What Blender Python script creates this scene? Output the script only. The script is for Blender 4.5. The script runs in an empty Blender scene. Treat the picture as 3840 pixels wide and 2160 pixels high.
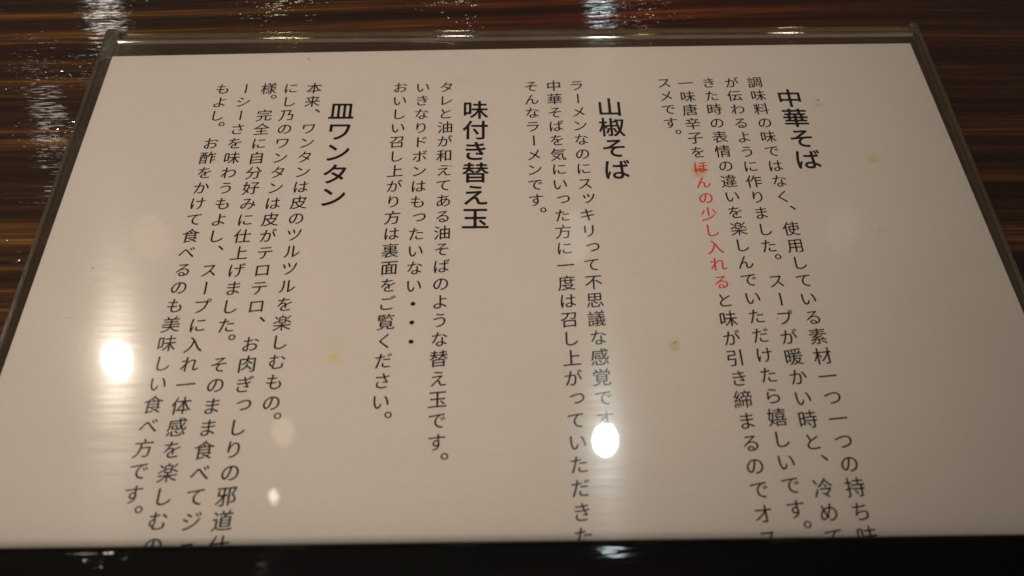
import bpy, bmesh, math, random
from mathutils import Vector, Matrix
random.seed(7)
S = bpy.context.scene
COL = S.collection
MM = 0.001

# ------------------------------------------------------------------ camera
cam_d = bpy.data.cameras.new("camera")
cam = bpy.data.objects.new("camera", cam_d); COL.objects.link(cam)
R = Matrix(((0.99978125, 0.0112619, -0.01762439),
            (-0.01871221, 0.85807424, -0.51318461),
            (0.0093436, 0.51340214, 0.85809728)))
CPOS = Vector((17.325, -209.423, 209.335))
cam.matrix_world = Matrix.Translation(CPOS * MM) @ R.to_4x4()
cam_d.sensor_width = 36; cam_d.lens = 28.125
cam_d.clip_start = 0.01; cam_d.clip_end = 50
cam_d.dof.use_dof = True
cam_d.dof.focus_distance = 0.268
cam_d.dof.aperture_fstop = 9.5
S.camera = cam

# ------------------------------------------------------------------ world, exposure
w = bpy.data.worlds.new("World"); S.world = w; w.use_nodes = True
w.node_tree.nodes["Background"].inputs[0].default_value = (1.0, 0.69, 0.54, 1)
w.node_tree.nodes["Background"].inputs[1].default_value = 0.112
S.view_settings.view_transform = 'Standard'
S.view_settings.look = 'None'
S.view_settings.exposure = 0
S.view_settings.gamma = 1

# ------------------------------------------------------------------ lamps of the room, added fill and spot
def ray_hit(u, v, z=0.0):
    """photo pixel (3840 wide) -> point on the height z, in mm"""
    d = R @ Vector(((u - 1920) / 3000, (1080 - v) / 3000, -1))
    return CPOS + d * ((z - CPOS.z) / d.z)

def area_lamp(pos, size_w, size_h, radiance, color, target=(25, -80, 0), upright=(-0.0, 0.5, -0.6)):
    """a real bulb of the restaurant, hung above the counter; radiance sets the watts"""
    l = bpy.data.lights.new("area_lamp", 'AREA'); l.shape = 'ELLIPSE'
    l.size = size_w * MM; l.size_y = size_h * MM
    a = math.pi / 4 * l.size * l.size_y
    l.energy = radiance * a * math.pi
    l.color = color
    o = bpy.data.objects.new("area_lamp", l); COL.objects.link(o)
    zax = (Vector(pos) - Vector(target)).normalized()
    up = Vector((0, 0, 1))
    yax = (up - zax * up.dot(zax)).normalized()
    if upright is not None:
        yax = Vector(upright); yax = (yax - zax * yax.dot(zax)).normalized()
    xax = yax.cross(zax)
    m = Matrix((xax, yax, zax)).transposed()
    o.matrix_world = Matrix.Translation(Vector(pos) * MM) @ m.to_4x4()
    return o

WARM = (1.0, 0.80, 0.655)
area_lamp((-721, 480, 1200), 42, 68, 300, (1.0, 0.90, 0.76))          # bulb mirrored at the left of the page
area_lamp((213, 305, 1200), 38, 52, 170, (0.86, 1.0, 1.0))            # cooler bulb mirrored right of the middle
area_lamp((-384, 208, 1200), 14, 23, 8, (1.0, 0.88, 0.65))
area_lamp((-383, 329, 1200), 40, 54, 1.1, (1.0, 0.85, 0.55))
area_lamp((-716, 769, 1200), 70, 100, 0.35, (1.0, 0.85, 0.6))
area_lamp((184, 758, 1200), 70, 110, 0.6, (0.85, 1.0, 0.85))
area_lamp((757, 772, 1200), 70, 100, 0.22, (1.0, 0.9, 0.7))
area_lamp((-915, 1352, 1098), 80, 50, 14, (1.0, 0.92, 0.78))        # row farther back, glints on the wood
area_lamp((274, 1347, 1098), 60, 46, 19, (0.80, 0.98, 1.0))
area_lamp((-942, 990, 1098), 60, 60, 5, (1.0, 0.92, 0.80))
area_lamp((-440, -310, 470), 220, 220, 3.3, WARM)                     # added fill left of the seat, kept out of the cover's reflections
def far_lamp(u, v, size_w, size_h, radiance, color, h=1500.0):
    """lamp farther down the room, placed along the mirrored sight line of a pixel of the photograph"""
    a = ray_hit(u, v); d = (a - CPOS).normalized(); d.z = -d.z
    area_lamp(tuple(a + d * (h / d.z)), size_w, size_h, radiance, color)
far_lamp(1010, -380, 150, 90, 30, (1.0, 0.90, 0.62))                   # they only glint on the rounded ridge and lip
far_lamp(1690, -420, 110, 80, 30, (1.0, 0.95, 0.85))
far_lamp(2440, -380, 70, 60, 28, (1.0, 0.85, 0.55))
far_lamp(3010, -420, 90, 70, 30, (1.0, 0.90, 0.75))
sp = bpy.data.lights.new("page_spot", 'SPOT'); sp.energy = 7.9; sp.color = (0.985, 0.82, 0.72)
sp.spot_size = math.radians(44); sp.spot_blend = 1.0; sp.shadow_soft_size = 0.035
spo = bpy.data.objects.new("page_spot", sp); COL.objects.link(spo)       # added spot behind the seat, its cone shaped for the page's falloff
spo.matrix_world = Matrix.Translation(Vector((-60, -330, 600)) * MM) @ (Vector((-40, -8, 0)) - Vector((-60, -330, 600))).to_track_quat('-Z', 'Y').to_matrix().to_4x4()

# ------------------------------------------------------------------ material helpers
def mat(name):
    m = bpy.data.materials.new(name); m.use_nodes = True
    nt = m.node_tree
    for n in list(nt.nodes): nt.nodes.remove(n)
    out = nt.nodes.new("ShaderNodeOutputMaterial")
    return m, nt, out

def N(nt, typ, inputs=None, **kw):
    n = nt.nodes.new(typ)
    for k, v in kw.items(): setattr(n, k, v)
    for k, v in (inputs or {}).items():
        if isinstance(v, bpy.types.NodeSocket): nt.links.new(v, n.inputs[k])
        else: n.inputs[k].default_value = v
    return n

def math_n(nt, op, a, b=0.0, clamp=False):
    return N(nt, "ShaderNodeMath", {0: a, 1: b}, operation=op, use_clamp=clamp).outputs[0]

def ramp(nt, fac, stops, interp='LINEAR'):
    r = nt.nodes.new("ShaderNodeValToRGB"); nt.links.new(fac, r.inputs[0])
    r.color_ramp.interpolation = interp
    els = r.color_ramp.elements
    while len(els) < len(stops): els.new(0.5)
    for e, (p, c) in zip(els, stops):
        e.position = p; e.color = (*c, 1) if len(c) == 3 else c
    return r.outputs[0]

def coords(nt, scale, rot=(0, 0, 0), vec=None):
    if vec is None: vec = N(nt, "ShaderNodeTexCoord").outputs["Object"]
    return N(nt, "ShaderNodeMapping", {0: vec, 2: rot, 3: scale}).outputs[0]

def noise(nt, vec, scale=1.0, detail=2.0, rough=0.5, dist=0.0):
    return N(nt, "ShaderNodeTexNoise", {"Vector": vec, "Scale": scale, "Detail": detail, "Roughness": rough, "Distortion": dist}).outputs["Fac"]

def schlick(nt, f0=0.04, normal=None):
    g = nt.nodes.new("ShaderNodeNewGeometry")
    dot = N(nt, "ShaderNodeVectorMath", {0: g.outputs["Incoming"], 1: g.outputs["Normal"]}, operation='DOT_PRODUCT').outputs["Value"]
    c = math_n(nt, 'ABSOLUTE', dot)
    x = math_n(nt, 'POWER', math_n(nt, 'SUBTRACT', 1.0, c), 5.0)
    return math_n(nt, 'ADD', math_n(nt, 'MULTIPLY', x, 1 - f0), f0)

# ---- lacquered, wire-brushed dark wood
def wood_material(name, dark=1.0, bump=1.0, coat=1.0):
    m, nt, out = mat(name)
    tc = N(nt, "ShaderNodeTexCoord").outputs["Object"]
    # growth lines bend slowly along the board
    sep = N(nt, "ShaderNodeSeparateXYZ", {0: tc})
    bend = noise(nt, coords(nt, (3.2, 2.0, 1), vec=tc), 1.0, 1.0)
    bend2 = noise(nt, coords(nt, (9, 14, 1), vec=tc), 1.0, 1.0)
    x = sep.outputs[0]
    y2 = math_n(nt, 'ADD', sep.outputs[1], math_n(nt, 'MULTIPLY', x, -0.022))
    y2 = math_n(nt, 'ADD', y2, math_n(nt, 'MULTIPLY', bend, 0.030))
    y2 = math_n(nt, 'ADD', y2, math_n(nt, 'MULTIPLY', bend2, 0.003))
    v = N(nt, "ShaderNodeCombineXYZ", {0: x, 1: y2, 2: 0.0}).outputs[0]
    big = noise(nt, coords(nt, (1.6, 75, 1), vec=v), 1.0, 2.0, 0.55)
    mid = noise(nt, coords(nt, (5, 260, 1), vec=v), 1.0, 3.0, 0.6)
    fine = noise(nt, coords(nt, (18, 1100, 1), vec=v), 1.0, 3.0, 0.65)
    f = math_n(nt, 'ADD', math_n(nt, 'MULTIPLY', big, 0.55), math_n(nt, 'MULTIPLY', mid, 0.45))
    f = math_n(nt, 'ADD', f, math_n(nt, 'MULTIPLY', math_n(nt, 'SUBTRACT', fine, 0.5), 0.30))
    k = dark * 1.05
    base = ramp(nt, f, [(0.38, (0.007*k, 0.0028*k, 0.0014*k)), (0.48, (0.024*k, 0.0085*k, 0.0032*k)),
                        (0.55, (0.052*k, 0.021*k, 0.006*k)), (0.61, (0.12*k, 0.058*k, 0.015*k)),
                        (0.70, (0.24*k, 0.135*k, 0.040*k))])
    hue = math_n(nt, 'ADD', math_n(nt, 'MULTIPLY', x, 2.4), math_n(nt, 'MULTIPLY', noise(nt, coords(nt, (2.5, 9, 1), vec=tc), 1.0, 1.0), 0.5))
    tint = ramp(nt, hue, [(0.0, (1.20, 1.15, 0.95)), (0.18, (1.2, 0.86, 0.75)), (0.36, (1.25, 0.50, 0.48)), (0.70, (0.78, 0.60, 0.60))])  # wood tone varies along x; the light's olive cast painted in at left
    base = N(nt, "ShaderNodeMix", {0: 1.0, 6: base, 7: tint}, data_type='RGBA', blend_type='MULTIPLY').outputs[2]
    # relief: grooves along the grain plus the orange peel of thick lacquer
    def sm(x, a, b):
        return N(nt, "ShaderNodeMapRange", {0: x, 1: a, 2: b, 3: 0.0, 4: 1.0}, interpolation_type='SMOOTHSTEP').outputs[0]
    g1 = noise(nt, coords(nt, (12, 260, 1), vec=v), 1.0, 2.0, 0.5)
    g2 = sm(noise(nt, coords(nt, (110, 620, 1), vec=v), 1.0, 1.5, 0.5), 0.50, 0.72)
    g3 = sm(noise(nt, coords(nt, (330, 900, 1), vec=tc), 1.0, 1.0, 0.5), 0.55, 0.75)
    g4 = noise(nt, coords(nt, (25, 1300, 1), vec=v), 1.0, 1.0, 0.5)
    worn = sm(noise(nt, coords(nt, (18, 60, 1), vec=v), 1.0, 2.0, 0.5), 0.42, 0.66)
    pits = math_n(nt, 'MULTIPLY', math_n(nt, 'ADD', math_n(nt, 'MULTIPLY', g2, 0.65), math_n(nt, 'MULTIPLY', g3, 0.30)), worn)
    h = math_n(nt, 'ADD', math_n(nt, 'MULTIPLY', g1, 0.9), pits)
    g5 = noise(nt, coords(nt, (130, 760, 1), vec=v), 1.0, 1.0, 0.5)
    h = math_n(nt, 'ADD', h, math_n(nt, 'MULTIPLY', g4, 0.12))
    h = math_n(nt, 'ADD', h, math_n(nt, 'MULTIPLY', g5, 0.42))
    b = N(nt, "ShaderNodeBump", {"Strength": 1.0, "Distance": 0.00012 * bump, "Height": h})
    p = N(nt, "ShaderNodeBsdfPrincipled", {"Base Color": base, "Roughness": 0.5, "Specular IOR Level": 0.08,
          "Coat Weight": coat, "Coat Roughness": 0.04, "Coat IOR": 1.5,
          "Normal": b.outputs[0], "Coat Normal": b.outputs[0]})
    nt.links.new(p.outputs[0], out.inputs[0])
    return m

# ---- clear acrylic sheet
def acrylic_sheet(name, haze=0.02, tint=(0.97, 0.97, 0.94), rough=0.0, scratch=True, gloss=1.0):
    m, nt, out = mat(name)
    tr = N(nt, "ShaderNodeBsdfTransparent", {0: (*tint, 1)})
    tc = N(nt, "ShaderNodeTexCoord").outputs["Object"]
    warp = noise(nt, coords(nt, (9, 14, 1), vec=tc), 1.0, 1.0)
    b0 = N(nt, "ShaderNodeBump", {"Strength": 1.0, "Distance": 0.00006, "Height": warp})
    gl = N(nt, "ShaderNodeBsdfGlossy", {"Roughness": rough, "Color": (gloss, gloss, gloss, 1), "Normal": b0.outputs[0]})
    fac = schlick(nt, 0.045)
    mix = N(nt, "ShaderNodeMixShader", {0: fac, 1: tr.outputs[0], 2: gl.outputs[0]})
    last = mix.outputs[0]
    if scratch:
        # hair-fine wiping scratches running across the page: they smear a lamp up and down the sheet
        s = noise(nt, coords(nt, (30, 3200, 1), vec=tc), 1.0, 3.0, 0.7)
        b1 = N(nt, "ShaderNodeBump", {"Strength": 1.0, "Distance": 0.000004, "Height": s})
        tan = N(nt, "ShaderNodeCombineXYZ", {0: 1.0, 1: 0.0, 2: 0.0}).outputs[0]
        g2 = N(nt, "ShaderNodeBsdfAnisotropic", {"Roughness": 0.15, "Anisotropy": 0.55, "Rotation": 0.0,
                                                 "Color": (1, 1, 1, 1), "Normal": b1.outputs[0], "Tangent": tan})
        dens = ramp(nt, noise(nt, coords(nt, (40, 1500, 1), vec=tc), 1.0, 3.0, 0.7), [(0.35, (0.3,)*3), (0.75, (1.8,)*3)])
        f2 = math_n(nt, 'MULTIPLY', dens, 0.010)
        last = N(nt, "ShaderNodeMixShader", {0: f2, 1: last, 2: g2.outputs[0]}).outputs[0]
        g3 = N(nt, "ShaderNodeBsdfGlossy", {"Roughness": 0.15, "Color": (1, 1, 1, 1)})
        last = N(nt, "ShaderNodeMixShader", {0: 0.0026, 1: last, 2: g3.outputs[0]}).outputs[0]
    if haze:
        df = N(nt, "ShaderNodeBsdfDiffuse", {0: (0.60, 0.50, 0.32, 1)})
        last = N(nt, "ShaderNodeMixShader", {0: haze, 1: last, 2: df.outputs[0]}).outputs[0]
    nt.links.new(last, out.inputs[0])
    return m

# ---- solid acrylic edges, slightly frosted from handling
def acrylic_edge(name, base=(0.62, 0.58, 0.47), trans=0.55, rough=0.18, bump=1.0):
    m, nt, out = mat(name)
    tc = N(nt, "ShaderNodeTexCoord").outputs["Object"]
    n1 = noise(nt, coords(nt, (900, 900, 900), vec=tc), 1.0, 3.0, 0.7)
    n2 = noise(nt, coords(nt, (60, 60, 60), vec=tc), 1.0, 3.0, 0.6)
    c = ramp(nt, n2, [(0.3, tuple(0.75*q for q in base)), (0.7, base)])
    b = N(nt, "ShaderNodeBump", {"Strength": 0.6, "Distance": 0.00012*bump, "Height": n1})
    p = N(nt, "ShaderNodeBsdfPrincipled", {"Base Color": c, "Roughness": rough, "IOR": 1.49,
          "Transmission Weight": trans, "Normal": b.outputs[0]})
    nt.links.new(p.outputs[0], out.inputs[0])
    return m

# ---- printed paper with its food stains
STAINS = [ # x, y, rx, ry (mm), rgb multiplier, strength
    (145.6, -34.6, 2.1, 2.2, (0.90, 0.84, 0.28), 0.55),
    (68.5, -104.7, 2.1, 2.1, (0.86, 0.72, 0.30), 0.50),
    (69.0, -103.6, 0.7, 0.6, (0.60, 0.36, 0.12), 0.55),
    (-30.2, -107.4, 2.5, 1.9, (0.92, 0.94, 0.30), 0.50),
    (-30.0, -104.0, 2.6, 3.4, (0.96, 0.96, 0.70), 0.30),
    (85.2, -39.3, 3.1, 2.9, (1.0, 0.62, 0.28), 0.70),
    (85.9, -38.8, 1.2, 0.7, (0.42, 0.28, 0.08), 0.85),
    (4.7, 3.6, 2.2, 2.4, (0.90, 0.84, 0.62), 0.32),
    (2.5, -1.2, 2.0, 1.6, (0.88, 0.84, 0.66), 0.25),
    (-50.9, 14.5, 0.5, 0.6, (0.55, 0.42, 0.20), 0.75),
    (132.0, -7.8, 0.7, 0.6, (0.30, 0.26, 0.22), 0.75),
    (131.6, -10.2, 1.9, 0.8, (0.70, 0.66, 0.60), 0.35),
    (110.8, -20.0, 1.4, 1.6, (0.95, 0.85, 0.50), 0.35),
    (140.1, -63.9, 0.9, 0.35, (0.60, 0.56, 0.50), 0.55),
    (-107.2, -75.5, 0.45, 0.4, (0.45, 0.38, 0.24), 0.7),
    (39.0, -92.0, 0.3, 0.3, (0.45, 0.38, 0.30), 0.7),
    (101.0, -96.0, 0.3, 0.3, (0.45, 0.38, 0.30), 0.6),
    (60.5, -79.5, 1.4, 0.25, (0.7, 0.62, 0.52), 0.45),
    (1.8, -36.5, 1.2, 0.22, (0.35, 0.30, 0.24), 0.6),
    (-109.5, -93.0, 1.6, 0.3, (0.66, 0.60, 0.5), 0.5),
    (151.0, -31.3, 0.35, 0.3, (0.5, 0.44, 0.34), 0.6),
]
def paper_material():
    m, nt, out = mat("paper")
    tc = N(nt, "ShaderNodeTexCoord").outputs["Object"]
    n1 = noise(nt, coords(nt, (900, 900, 1), vec=tc), 1.0, 2.0, 0.6)
    n2 = noise(nt, coords(nt, (28, 28, 1), vec=tc), 1.0, 3.0, 0.5)
    f = math_n(nt, 'ADD', math_n(nt, 'MULTIPLY', n1, 0.7), math_n(nt, 'MULTIPLY', n2, 0.5))
    col = ramp(nt, f, [(0.35, (0.755, 0.700, 0.690)), (0.85, (0.815, 0.762, 0.750))])
    wob = N(nt, "ShaderNodeTexNoise", {"Vector": coords(nt, (380, 380, 1), vec=tc), "Scale": 1.0, "Detail": 3.0})
    off = N(nt, "ShaderNodeVectorMath", {0: wob.outputs["Color"], 1: (0.5, 0.5, 0.5)}, operation='SUBTRACT').outputs[0]
    off = N(nt, "ShaderNodeVectorMath", {0: off, "Scale": 0.0030}, operation='SCALE').outputs[0]
    pos = N(nt, "ShaderNodeVectorMath", {0: tc, 1: off}, operation='ADD').outputs[0]
    for x, y, rx, ry, rgb, st in STAINS:
        d = N(nt, "ShaderNodeVectorMath", {0: pos, 1: (x*MM, y*MM, 0)}, operation='SUBTRACT').outputs[0]
        d = N(nt, "ShaderNodeVectorMath", {0: d, 1: (1/(rx*MM), 1/(ry*MM), 0)}, operation='MULTIPLY').outputs[0]
        L = N(nt, "ShaderNodeVectorMath", {0: d}, operation='LENGTH').outputs["Value"]
        k = N(nt, "ShaderNodeMapRange", {0: L, 1: 1.15, 2: 0.55, 3: 0.0, 4: st}, interpolation_type='SMOOTHSTEP').outputs[0]
        col = N(nt, "ShaderNodeMix", {0: k, 6: col, 7: (*rgb, 1)}, data_type='RGBA', blend_type='MULTIPLY').outputs[2]
    b = N(nt, "ShaderNodeBump", {"Strength": 0.15, "Distance": 0.00005, "Height": n1})
    p = N(nt, "ShaderNodeBsdfPrincipled", {"Base Color": col, "Roughness": 0.9, "Specular IOR Level": 0.1, "Normal": b.outputs[0]})
    nt.links.new(p.outputs[0], out.inputs[0])
    return m

def ink(name, c):
    m, nt, out = mat(name)
    tc = N(nt, "ShaderNodeTexCoord").outputs["Object"]
    n1 = noise(nt, coords(nt, (2500, 2500, 1), vec=tc), 1.0, 2.0)
    col = ramp(nt, n1, [(0.3, tuple(0.8*q for q in c)), (0.7, tuple(1.25*q for q in c))])
    p = N(nt, "ShaderNodeBsdfPrincipled", {"Base Color": col, "Roughness": 0.8, "Specular IOR Level": 0.05})
    nt.links.new(p.outputs[0], out.inputs[0])
    return m

M_WOOD = wood_material("lacquered_wood")
M_RAIL = wood_material("black_lacquered_wood", 0.010, 0.45, 0.12)
M_PAPER = paper_material()
M_BLACK = ink("black_ink", (0.006, 0.0045, 0.0035))
M_RED = ink("red_ink", (0.74, 0.055, 0.035))
M_COVER = acrylic_sheet("clear_cover", 0.0, rough=0.022)
M_BASE = acrylic_sheet("clear_backing", 0.010, (0.90, 0.86, 0.74), 0.03, False)
M_EDGE = acrylic_edge("acrylic_edge", (0.40, 0.33, 0.22), 0.80, 0.16)
M_RIDGE = acrylic_edge("acrylic_ridge", (0.88, 0.86, 0.76), 0.97, 0.05, 0.08)
M_WELD = acrylic_edge("acrylic_weld", (0.50, 0.46, 0.33), 0.88, 0.12)

# ------------------------------------------------------------------ mesh helpers (mm in, metres out)
def link(name, me, m, parent=None):
    o = bpy.data.objects.new(name, me); COL.objects.link(o)
    if m: me.materials.append(m)
    if parent: o.parent = parent
    return o

def from_py(name, vs, fs, m, parent=None, smooth=False):
    me = bpy.data.meshes.new(name)
    me.from_pydata([Vector(v) * MM for v in vs], [], fs)
    me.update()
    if smooth:
        for p in me.polygons: p.use_smooth = True
    return link(name, me, m, parent)

def prism(name, poly, z0, z1, m, parent=None, bev=0.0):
    n = len(poly)
    bm = bmesh.new()
    lo = [bm.verts.new((x*MM, y*MM, z0*MM)) for x, y in poly]
    hi = [bm.verts.new((x*MM, y*MM, z1*MM)) for x, y in poly]
    bm.faces.new(hi); bm.faces.new(lo[::-1])
    for i in range(n):
        bm.faces.new((lo[i], lo[(i+1) % n], hi[(i+1) % n], hi[i]))
    bmesh.ops.recalc_face_normals(bm, faces=bm.faces)
    if bev:
        bmesh.ops.bevel(bm, geom=[e for e in bm.edges], offset=bev*MM, segments=3, affect='EDGES', profile=0.5)
    me = bpy.data.meshes.new(name); bm.to_mesh(me); bm.free()
    if bev:
        for p in me.polygons: p.use_smooth = True
    return link(name, me, m, parent)

def sweep(name, path, prof, m, parent=None):
    """profile (offset across, height) swept along a polyline in the page plane, mitred"""
    vs, fs = [], []
    n, k = len(path), len(prof)
    for i, p in enumerate(path):
        a = Vector(path[max(i-1, 0)]); b = Vector(path[min(i+1, n-1)])
        t = (b - a).normalized(); nn = Vector((-t.y, t.x))
        for u, z in prof:
            q = Vector(p) + nn * u
            vs.append((q.x, q.y, z))
    for i in range(n-1):
        for j in range(k):
            fs.append((i*k+j, i*k+(j+1) % k, (i+1)*k+(j+1) % k, (i+1)*k+j))
    fs.append(tuple(range(k))[::-1]); fs.append(tuple((n-1)*k+j for j in range(k)))
    o = from_py(name, vs, fs, m, parent)
    bm = bmesh.new(); bm.from_mesh(o.data); bmesh.ops.recalc_face_normals(bm, faces=bm.faces); bm.to_mesh(o.data); bm.free()
    for p in o.data.polygons: p.use_smooth = len(p.vertices) == 4
    return o

def empty(name, loc=(0, 0, 0)):
    o = bpy.data.objects.new(name, None); COL.objects.link(o); o.location = Vector(loc) * MM
    o.empty_display_size = 0.01
    return o

# ------------------------------------------------------------------ the counter top
ZT = -2.25                                        # top of the wood; the page lies at 0
nx, ny = 60, 60
bm = bmesh.new()
bmesh.ops.create_grid(bm, x_segments=nx, y_segments=ny, size=0.5)
for v in bm.verts:
    v.co.x = v.co.x * 1.9 + 0.02; v.co.y = v.co.y * 1.5 - 0.02
    v.co.z = ZT*MM
me = bpy.data.meshes.new("counter_top"); bm.to_mesh(me); bm.free()
top = link("counter_top", me, M_WOOD)
top["kind"] = "structure"
top["label"] = "dark red-brown striped wooden counter top under glossy brushed lacquer"

# ------------------------------------------------------------------ clear menu holder
holder = empty("menu_holder", (25, -80, 0))
holder["label"] = "clear acrylic menu holder lying on the dark striped wooden counter"
holder["category"] = "menu holder"
def local(o):
    o.matrix_parent_inverse = holder.matrix_world.inverted() if False else Matrix.Translation(-holder.location)
    return o

OL0, OL1 = (-127.6, 29.0), (-127.6, -196.0)
OR0, OR1 = (178.2, 31.0), (179.4, -196.0)
# backing sheet, with rounded upper corners
def arc(cx, cy, r, a0, a1, n=6):
    return [(cx + r*math.cos(a0+(a1-a0)*i/n), cy + r*math.sin(a0+(a1-a0)*i/n)) for i in range(n+1)]
back = arc(OR0[0]-3, OR0[1]-3, 3, 0, math.pi/2) + arc(OL0[0]+2.4, OL0[1]-2.0, 2.4, math.pi/2, math.pi) + [OL1, OR1]
local(prism("backing_sheet", back, ZT+0.05, -0.12, M_BASE, holder))
# front cover: ends short of the top edge
front = [(-126.0, 23.4), (-126.4, -195), (178.0, -195), (176.9, 25.2)]
local(prism("front_cover", front, 0.25, 1.35, M_COVER, holder))
# moulded edge strips left and right (solid, stepped)
stepped = [(-0.62, ZT+0.02), (0.62, ZT+0.02), (0.62, 0.75), (0.5, 0.95), (0.12, 1.0), (0.0, 0.72), (-0.12, 1.0), (-0.5, 0.95), (-0.62, 0.75)]
def wob_path(a, b, n=40, amp=0.12):
    return [(a[0]+(b[0]-a[0])*i/n + random.uniform(-amp, amp)*0.5, a[1]+(b[1]-a[1])*i/n) for i in range(n+1)]
local(sweep("side_rim", wob_path((OL0[0]+0.5, OL0[1]-12), (OL1[0]+0.5, OL1[1])), stepped, M_EDGE, holder))
local(sweep("side_rim", wob_path((OR0[0]-0.5, OR0[1]-2), (OR1[0]-0.5, OR1[1])), stepped, M_EDGE, holder))
# rounded ridge closing the top of the cover, and the thin lip behind it
def round_prof(r, z0, n=10, flat=0.8):
    return [(r*math.cos(math.pi*2*i/n), z0 + flat*r*math.sin(math.pi*2*i/n)) for i in range(n)]
ridge_path = [(-123.0 + 298.0*i/50, 24.0 + 1.8*i/50 + 0.05*math.sin(i*0.25)) for i in range(51)]
ridge_prof = [(-1.25, 0.0), (1.25, 0.0), (1.15, 0.75), (0.75, 1.15), (0.40, 1.27), (-0.25, 1.33), (-0.75, 1.22), (-1.15, 0.75)]
lip_prof = [(-0.75, ZT+0.03), (0.75, ZT+0.03), (0.72, ZT+0.9), (0.30, ZT+1.27), (-0.20, ZT+1.315), (-0.62, ZT+1.0)]
def flat(o):
    for p in o.data.polygons: p.use_smooth = False
    return o
local(flat(sweep("top_ridge", ridge_path, ridge_prof, M_RIDGE, holder)))
lip_path = [(-125.6 + 301.0*i/50, 29.3 + 1.9*i/50 + 0.04*math.sin(i*0.3)) for i in range(51)]
local(flat(sweep("top_lip", lip_path, lip_prof, M_RIDGE, holder)))
# frosted welds where the top closes against the sides
weld_l = [(-128.0, 29.2), (-127.0, 30.6), (-123.8, 30.4), (-122.6, 29.0), (-123.0, 15.0), (-125.2, 14.6), (-125.8, 13.4), (-128.2, 13.6)]
local(prism("corner_weld", weld_l, ZT+0.01, 0.9, M_WELD, holder, 0.35))
weld_r = [(174.6, 29.8), (176.0, 31.6), (178.2, 31.4), (178.6, 29.2), (178.4, 25.4), (176.9, 25.0), (175.6, 25.6), (174.8, 27.0)]
local(prism("corner_weld", weld_r, ZT+0.01, 0.9, M_WELD, holder, 0.4))

# ------------------------------------------------------------------ printed menu sheet
sheet = empty("menu_sheet", (25, -80, 0))
sheet["label"] = "white menu sheet printed with vertical Japanese text inside the clear holder"
sheet["category"] = "menu"
TL, TR = (-122.9, 16.5), (173.2, 20.9)
BL, BR = (-125.3, -190.0), (177.6, -190.0)
def plocal(o):
    o.matrix_parent_inverse = Matrix.Translation(-sheet.location); return o
def lerp(a, b, t): return (a[0]+(b[0]-a[0])*t, a[1]+(b[1]-a[1])*t)
edge_top = [lerp(TL, TR, i/30) for i in range(31)]
edge_top = [(x, y + 0.55*math.sin(math.pi*i/30) ) for i, (x, y) in enumerate(edge_top)]
poly = edge_top + [BR, BL]
plocal(prism("paper", poly, -0.10, 0.0, M_PAPER, sheet))

# ---- lettering
HEADINGS = [ # text, x centre, y of first glyph centre, drift of x per glyph
    ("中華そば", 122.2, -6.6, 0.22, 9.40),
    ("山椒そば", 57.45, -10.2, 0.06, 9.42),
    ("味付き替え玉", 10.15, -11.1, 0.03, 9.38),
    ("皿ワンタン", -36.75, -11.1, 0.12, 9.42),
]
RED = "ほんの少し入れる"
COLUMNS = [ # text, x, drift per glyph, y0, pitch
    ("調味料の味ではなく、使用している素材一つ一つの持ち味", 111.1, 0.035, 1.30, 6.46),
    ("が伝わるように作りました。スープが暖かい時と、冷めて", 102.65, 0.030, 1.20, 6.46),
    ("きた時の表情の違いを楽しんでいただけたら嬉しいです。", 94.40, 0.018, 1.20, 6.42),
    ("一味唐辛子をほんの少し入れると味が引き締まるのでオス", 85.80, 0.015, 1.05, 6.46),
    ("スメです。", 78.10, 0.02, 1.30, 6.42),
    ("ラーメンなのにスッキリって不思議な感覚です。", 46.45, 0.015, 0.35, 6.37),
    ("中華そばを気にいった方に一度は召し上がっていただきた", 38.15, 0.022, 0.15, 6.37),
    ("そんなラーメンです。", 30.1, 0.0, 0.05, 6.37),
    ("タレと油が和えてある油そばのような替え玉です。", -0.35, 0.02, -0.1, 6.335),
    ("いきなりドボンはもったいない・・・", -8.75, 0.03, -0.1, 6.38),
    ("おいしい召し上がり方は裏面をご覧ください。", -16.75, 0.045, -0.1, 6.36),
    ("本来、ワンタンは皮のツルツルを楽しむもの。", -47.5, 0.055, -0.15, 6.35),
    ("にし乃のワンタンは皮がテロテロ、お肉ぎっしりの邪道仕", -55.7, 0.045, -0.1, 6.39),
    ("様。完全に自分好みに仕上げました。そのまま食べてジュ", -63.6, 0.04, -0.15, 6.39),
    ("ーシーさを味わうもよし、スープに入れ一体感を楽しむの", -71.75, 0.02, -0.1, 6.38),
    ("もよし。お酢をかけて食べるのも美味しい食べ方です。", -79.9, 0.035, -0.2, 6.35),
]
chars = sorted(set("".join(c[0] for c in COLUMNS) + "".join(h[0] for h in HEADINGS)))

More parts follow.
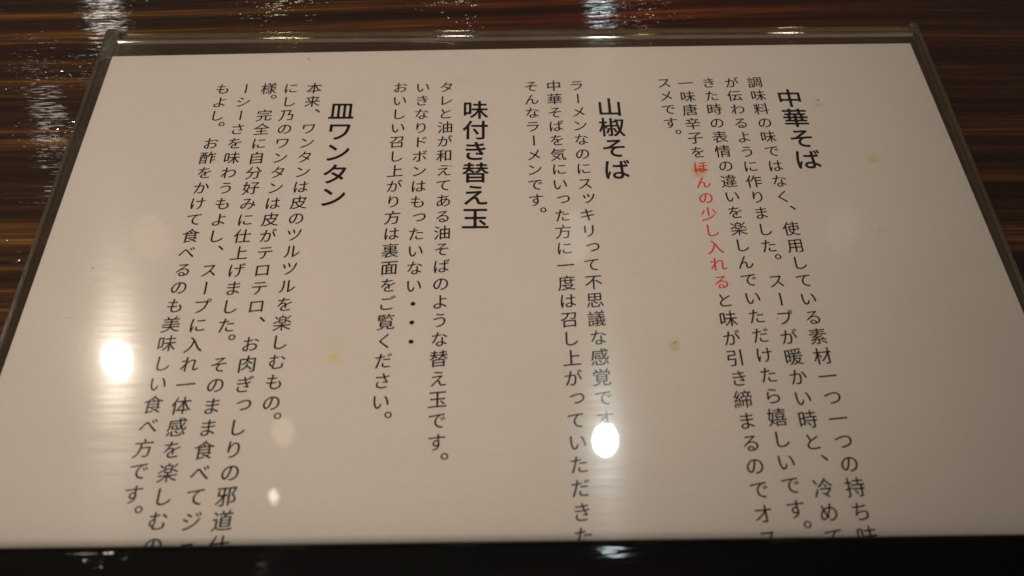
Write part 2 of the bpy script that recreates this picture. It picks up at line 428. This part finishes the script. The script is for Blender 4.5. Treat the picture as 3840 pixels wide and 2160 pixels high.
def outlines(chars):
    """closed outline polylines of every glyph, taken from Blender's own built-in font"""
    cu = bpy.data.curves.new("glyphs", 'FONT'); cu.size = 1.0; cu.body = "".join(chars)
    o = bpy.data.objects.new("glyphs", cu); COL.objects.link(o)
    for q in bpy.context.view_layer.objects: q.select_set(False)
    bpy.context.view_layer.objects.active = o; o.select_set(True)
    bpy.ops.object.convert(target='CURVE')
    o = bpy.context.view_layer.objects.active
    res = {c: [] for c in chars}
    for sp in o.data.splines:
        P = []
        bp = list(sp.bezier_points); n = len(bp)
        for i in range(n):
            a, b = bp[i], bp[(i+1) % n]
            p0, p1, p2, p3 = a.co.xy, a.handle_right.xy, b.handle_left.xy, b.co.xy
            straight = abs((p1-p0).cross(p3-p0)) < 1e-5 and abs((p2-p0).cross(p3-p0)) < 1e-5
            L = (p3-p0).length
            k = max(1, int(L/0.09)) if straight else max(3, min(7, int(L/0.05)+2))
            for j in range(k):
                t = j/k
                q = p0*(1-t)**3 + p1*3*t*(1-t)**2 + p2*3*t*t*(1-t) + p3*t**3
                if not P or (q-P[-1]).length > 1e-4: P.append(q.copy())
        cx = sum(p.x for p in P)/len(P)
        i = int(math.floor(cx))
        res[chars[i]].append([Vector((p.x-i-0.5, p.y-0.375)) for p in P])
    cd = o.data; bpy.data.objects.remove(o); bpy.data.curves.remove(cd)
    return res
OUT = outlines(chars)

def area(P): return 0.5*sum(P[i-1].cross(P[i]) for i in range(len(P)))

def offset(P, fn):
    n = len(P); Q = []
    for i in range(n):
        a, b, c = P[i-1], P[i], P[(i+1) % n]
        t1 = (b-a).normalized(); t2 = (c-b).normalized()
        n1 = Vector((t1.y, -t1.x)); n2 = Vector((t2.y, -t2.x))
        nn = (n1+n2)
        if nn.length < 0.2: nn = n1.copy()
        nn.normalize()
        mit = 1/max(0.55, nn.dot(n1))
        Q.append(b + nn*fn(nn)*mit)
    return Q

def brush_ends(P, sgn):
    """reshape the square stroke ends of the outline like a brush's: sweeps taper, starts slant, stops press"""
    n = len(P); Q = [p.copy() for p in P]
    for i in range(n):
        a, b = P[i], P[(i+1) % n]
        L = (b-a).length
        if not 0.045 < L < 0.105: continue
        pa, nb = P[i-1], P[(i+2) % n]
        u = (a-pa).normalized(); t = (b-a).normalized(); w = (nb-b).normalized()
        c1, c2 = u.cross(t)*sgn, t.cross(w)*sgn
        if c1 < 0.75 or c2 < 0.75 or u.dot(w) > -0.6: continue       # both corners convex, sides run back: a stroke end
        d = (u - w).normalized()                                      # the way the stroke points
        m = (a+b)/2
        if d.y < -0.25 and d.x < -0.15: pull, ext = 0.80, 0.025       # left-falling sweep
        elif d.y > 0.15 and d.x > 0.15: pull, ext = 0.65, 0.02        # flick up to the right
        elif d.y < -0.85: pull, ext = 0.30, 0.0                       # foot of an upright
        elif d.x > 0.8: pull, ext = -0.22, 0.0                        # end of a level stroke, pressed
        elif d.x < -0.8 or d.y > 0.8: pull, ext = 0.05, 0.0
        else: pull, ext = 0.15, 0.0
        Q[i] = a.lerp(m, pull) + d*ext; Q[(i+1) % n] = b.lerp(m, pull) + d*ext
        if d.x < -0.8 or d.y > 0.8:                                   # slanting touch-down of the brush
            j = i if (a - m).dot(Vector((1, -1))) < 0 else (i+1) % n
            Q[j] = Q[j] + d*0.022
    return Q

def chaikin(P, cut, it=2):
    for _ in range(it):
        Q = []
        n = len(P)
        for i in range(n):
            a, b = P[i], P[(i+1) % n]
            L = (b-a).length
            c = min(cut/max(L, 1e-6), 0.27)
            Q.append(a.lerp(b, c)); Q.append(a.lerp(b, 1-c))
        P = Q; cut *= 0.5
    return P

VERT = {}
def glyph(ch, style, soft=1.0):
    """glyph outlines after styling, em = 1, centred on its cell, ready for vertical setting"""
    key = (ch, style, soft)
    if key in VERT: return VERT[key]
    sp = [list(P) for P in OUT[ch]]
    big = max(sp, key=lambda P: abs(area(P)))
    sgn = 1 if area(big) > 0 else -1              # ink lies on this side
    kana = '\u3040' <= ch <= '\u30ff'
    res = []
    for P in sp:
        if style == 'body' and soft > 0.5 and ch not in '。、・': P = brush_ends(P, sgn)
        if ch == 'ー':
            P = [Vector((p.y + (0.02 if style == 'body' else 0), -p.x)) for p in P]
        if style == 'body':
            # textbook-hand look: thin level strokes, slightly fuller uprights, strokes rising to the right
            P = offset(P, lambda nn: soft*(sgn*(0.0135 - 0.011*abs(nn.y)) + 0.003*math.sin(nn.x*5+nn.y*3)))
            P = chaikin(P, 0.016*soft, 1) if soft else P
            sc = 0.86 if kana else 0.90
            if ch in 'ッっュ': sc = 0.92
            P = [Vector((p.x*sc*0.99, (p.y + 0.085*p.x)*sc)) if ch not in '。、・ー' else p.copy() for p in P]
            if ch == 'ー': P = [Vector(((p.x - 0.10*p.y*p.y - 0.01*p.y)*0.8, p.y*0.86)) for p in P]
        else:
            P = offset(P, lambda nn: soft*sgn*0.015)
            P = chaikin(P, 0.024*soft, 2) if soft else P
            P = [Vector((p.x*1.0, p.y*0.98)) for p in P]
        if ch in '。、':
            P = [Vector((p.x+0.66, p.y+(0.66 if ch == '。' else 0.58))) for p in P]
        if ch in 'っッ':
            P = [Vector((p.x+0.12, p.y+0.14)) for p in P]
        if ch == '・':
            P = [Vector((p.x*1.02, p.y*1.02)) for p in P]
        res.append(P)
    VERT[key] = res
    return res

FILL = {}; GENTLE = []
def fill_once(ch, style, soft):
    cu = bpy.data.curves.new("outline", 'CURVE'); cu.dimensions = '2D'; cu.fill_mode = 'BOTH'
    sp = glyph(ch, style, soft)
    want = abs(sum(area(P) for P in sp))
    for P in sp:
        s = cu.splines.new('POLY'); s.points.add(len(P)-1)
        for i, p in enumerate(P): s.points[i].co = (p.x, p.y, 0, 1)
        s.use_cyclic_u = True
    o = bpy.data.objects.new("outline", cu)
    me = bpy.data.meshes.new_from_object(o)
    got = sum(p.area for p in me.polygons)
    r = ([v.co.xy.copy() for v in me.vertices], [tuple(p.vertices) for p in me.polygons])
    bpy.data.objects.remove(o); bpy.data.curves.remove(cu); bpy.data.meshes.remove(me)
    return r, abs(got-want)/want

def filled(ch, style):
    """triangulated glyph (vertices, faces); gentler styling where an outline would cross itself"""
    key = (ch, style)
    if key not in FILL:
        best = None
        for soft in (1.0, 0.6, 0.3, 0.0):
            r, err = fill_once(ch, style, soft)
            if best is None or err < best[1]: best = (r, err, soft)
            if err < 0.01: break
        if best[2] < 1.0 or best[1] > 0.01: GENTLE.append((ch, style, best[2], round(best[1], 3)))
        V, F = best[0]; V = [Vector((v.x, v.y, 0)) for v in V]
        if best[2] < 0.7:                              # thicken by small shifted layers instead
            t = 0.010 if style == 'head' else 0.003
            V0, F0, n = list(V), list(F), len(V)
            for k, (dx, dy) in enumerate(((t, t*0.6), (-t, -t*0.6), (t, -t*0.6), (-t, t*0.6))):
                V += [Vector((v.x+dx, v.y+dy, 0.001*(k+1))) for v in V0]
                F += [tuple(i+n*(k+1) for i in f) for f in F0]
        FILL[key] = (V, F)
    return FILL[key]

def column(name, text, x, drift, y0, pitch, size, style, m, skip=None, only=None, label=None):
    vs, fs = [], []
    for i, ch in enumerate(text):
        if only and not (only[0] <= i < only[1]): continue
        if skip and skip[0] <= i < skip[1]: continue
        V, F = filled(ch, style)
        cx, cy = x + drift*i, y0 - pitch*i
        if style == 'body':
            cx += random.uniform(-0.05, 0.05)
        b = len(vs)
        vs += [(cx + v.x*size, cy + v.y*size, 0.03 + v.z) for v in V]
        fs += [tuple(b+k for k in f) for f in F]
    o = plocal(from_py(name, vs, fs, m, sheet))
    if label: o["label"] = label
    return o

for t, x, y, dr, pit in HEADINGS:
    column("printed_heading", t, x, dr, y, pit, 9.35, 'head', M_BLACK)
for t, x, dr, y0, pit in COLUMNS:
    k = t.find(RED)
    if k >= 0:
        column("printed_column", t, x, dr, y0, pit, 6.35, 'body', M_BLACK, only=(0, k))
        column("printed_column", t, x, dr, y0, pit, 6.35, 'body', M_BLACK, only=(k+len(RED), len(t)))
        column("printed_red_phrase", t, x, dr, y0, pit, 6.35, 'body', M_RED, only=(k, k+len(RED)), label="red printed phrase stained brown at its top")
    else:
        column("printed_column", t, x, dr, y0, pit, 6.35, 'body', M_BLACK)

# ------------------------------------------------------------------ near rail of the counter
ZR = 22.0
ra, rb = ray_hit(0, 2047, ZR), ray_hit(3840, 1995, ZR)
dirv = (rb - ra).normalized()
p0, p1 = ra - dirv*160, rb + dirv*160
back_dir = Vector((dirv.y, -dirv.x, 0))           # towards the viewer
bmr = bmesh.new()
prof = []
H = ZR - ZT
rr = 2.2
for i in range(7):
    a = math.pi/2 * i/6
    prof.append((rr - rr*math.cos(a), ZR - rr + rr*math.sin(a)))
prof = [(0, ZT+0.02)] + prof + [(14, ZR+0.25), (30, ZR), (34, ZR-1.5), (36, ZR-5), (36, ZT+0.02)]
seg = 80; rows = []
for s in range(seg+1):
    c = p0.lerp(p1, s/seg)
    row = []
    for u, z in prof:
        q = c + back_dir*u
        row.append(bmr.verts.new((q.x*MM, q.y*MM, z*MM)))
    rows.append(row)
k = len(prof)
for s in range(seg):
    for j in range(k):
        bmr.faces.new((rows[s][j], rows[s][(j+1) % k], rows[s+1][(j+1) % k], rows[s+1][j]))
bmr.faces.new(rows[0][::-1]); bmr.faces.new(rows[-1])
bmesh.ops.recalc_face_normals(bmr, faces=bmr.faces)
me = bpy.data.meshes.new("counter_rail"); bmr.to_mesh(me); bmr.free()
for p in me.polygons: p.use_smooth = len(p.vertices) == 4
rail = link("counter_rail", me, M_RAIL)
rail["label"] = "black lacquered wooden rail across the near edge, hiding the foot of the menu"
rail["category"] = "rail"

print('glyphs set gently:', GENTLE)
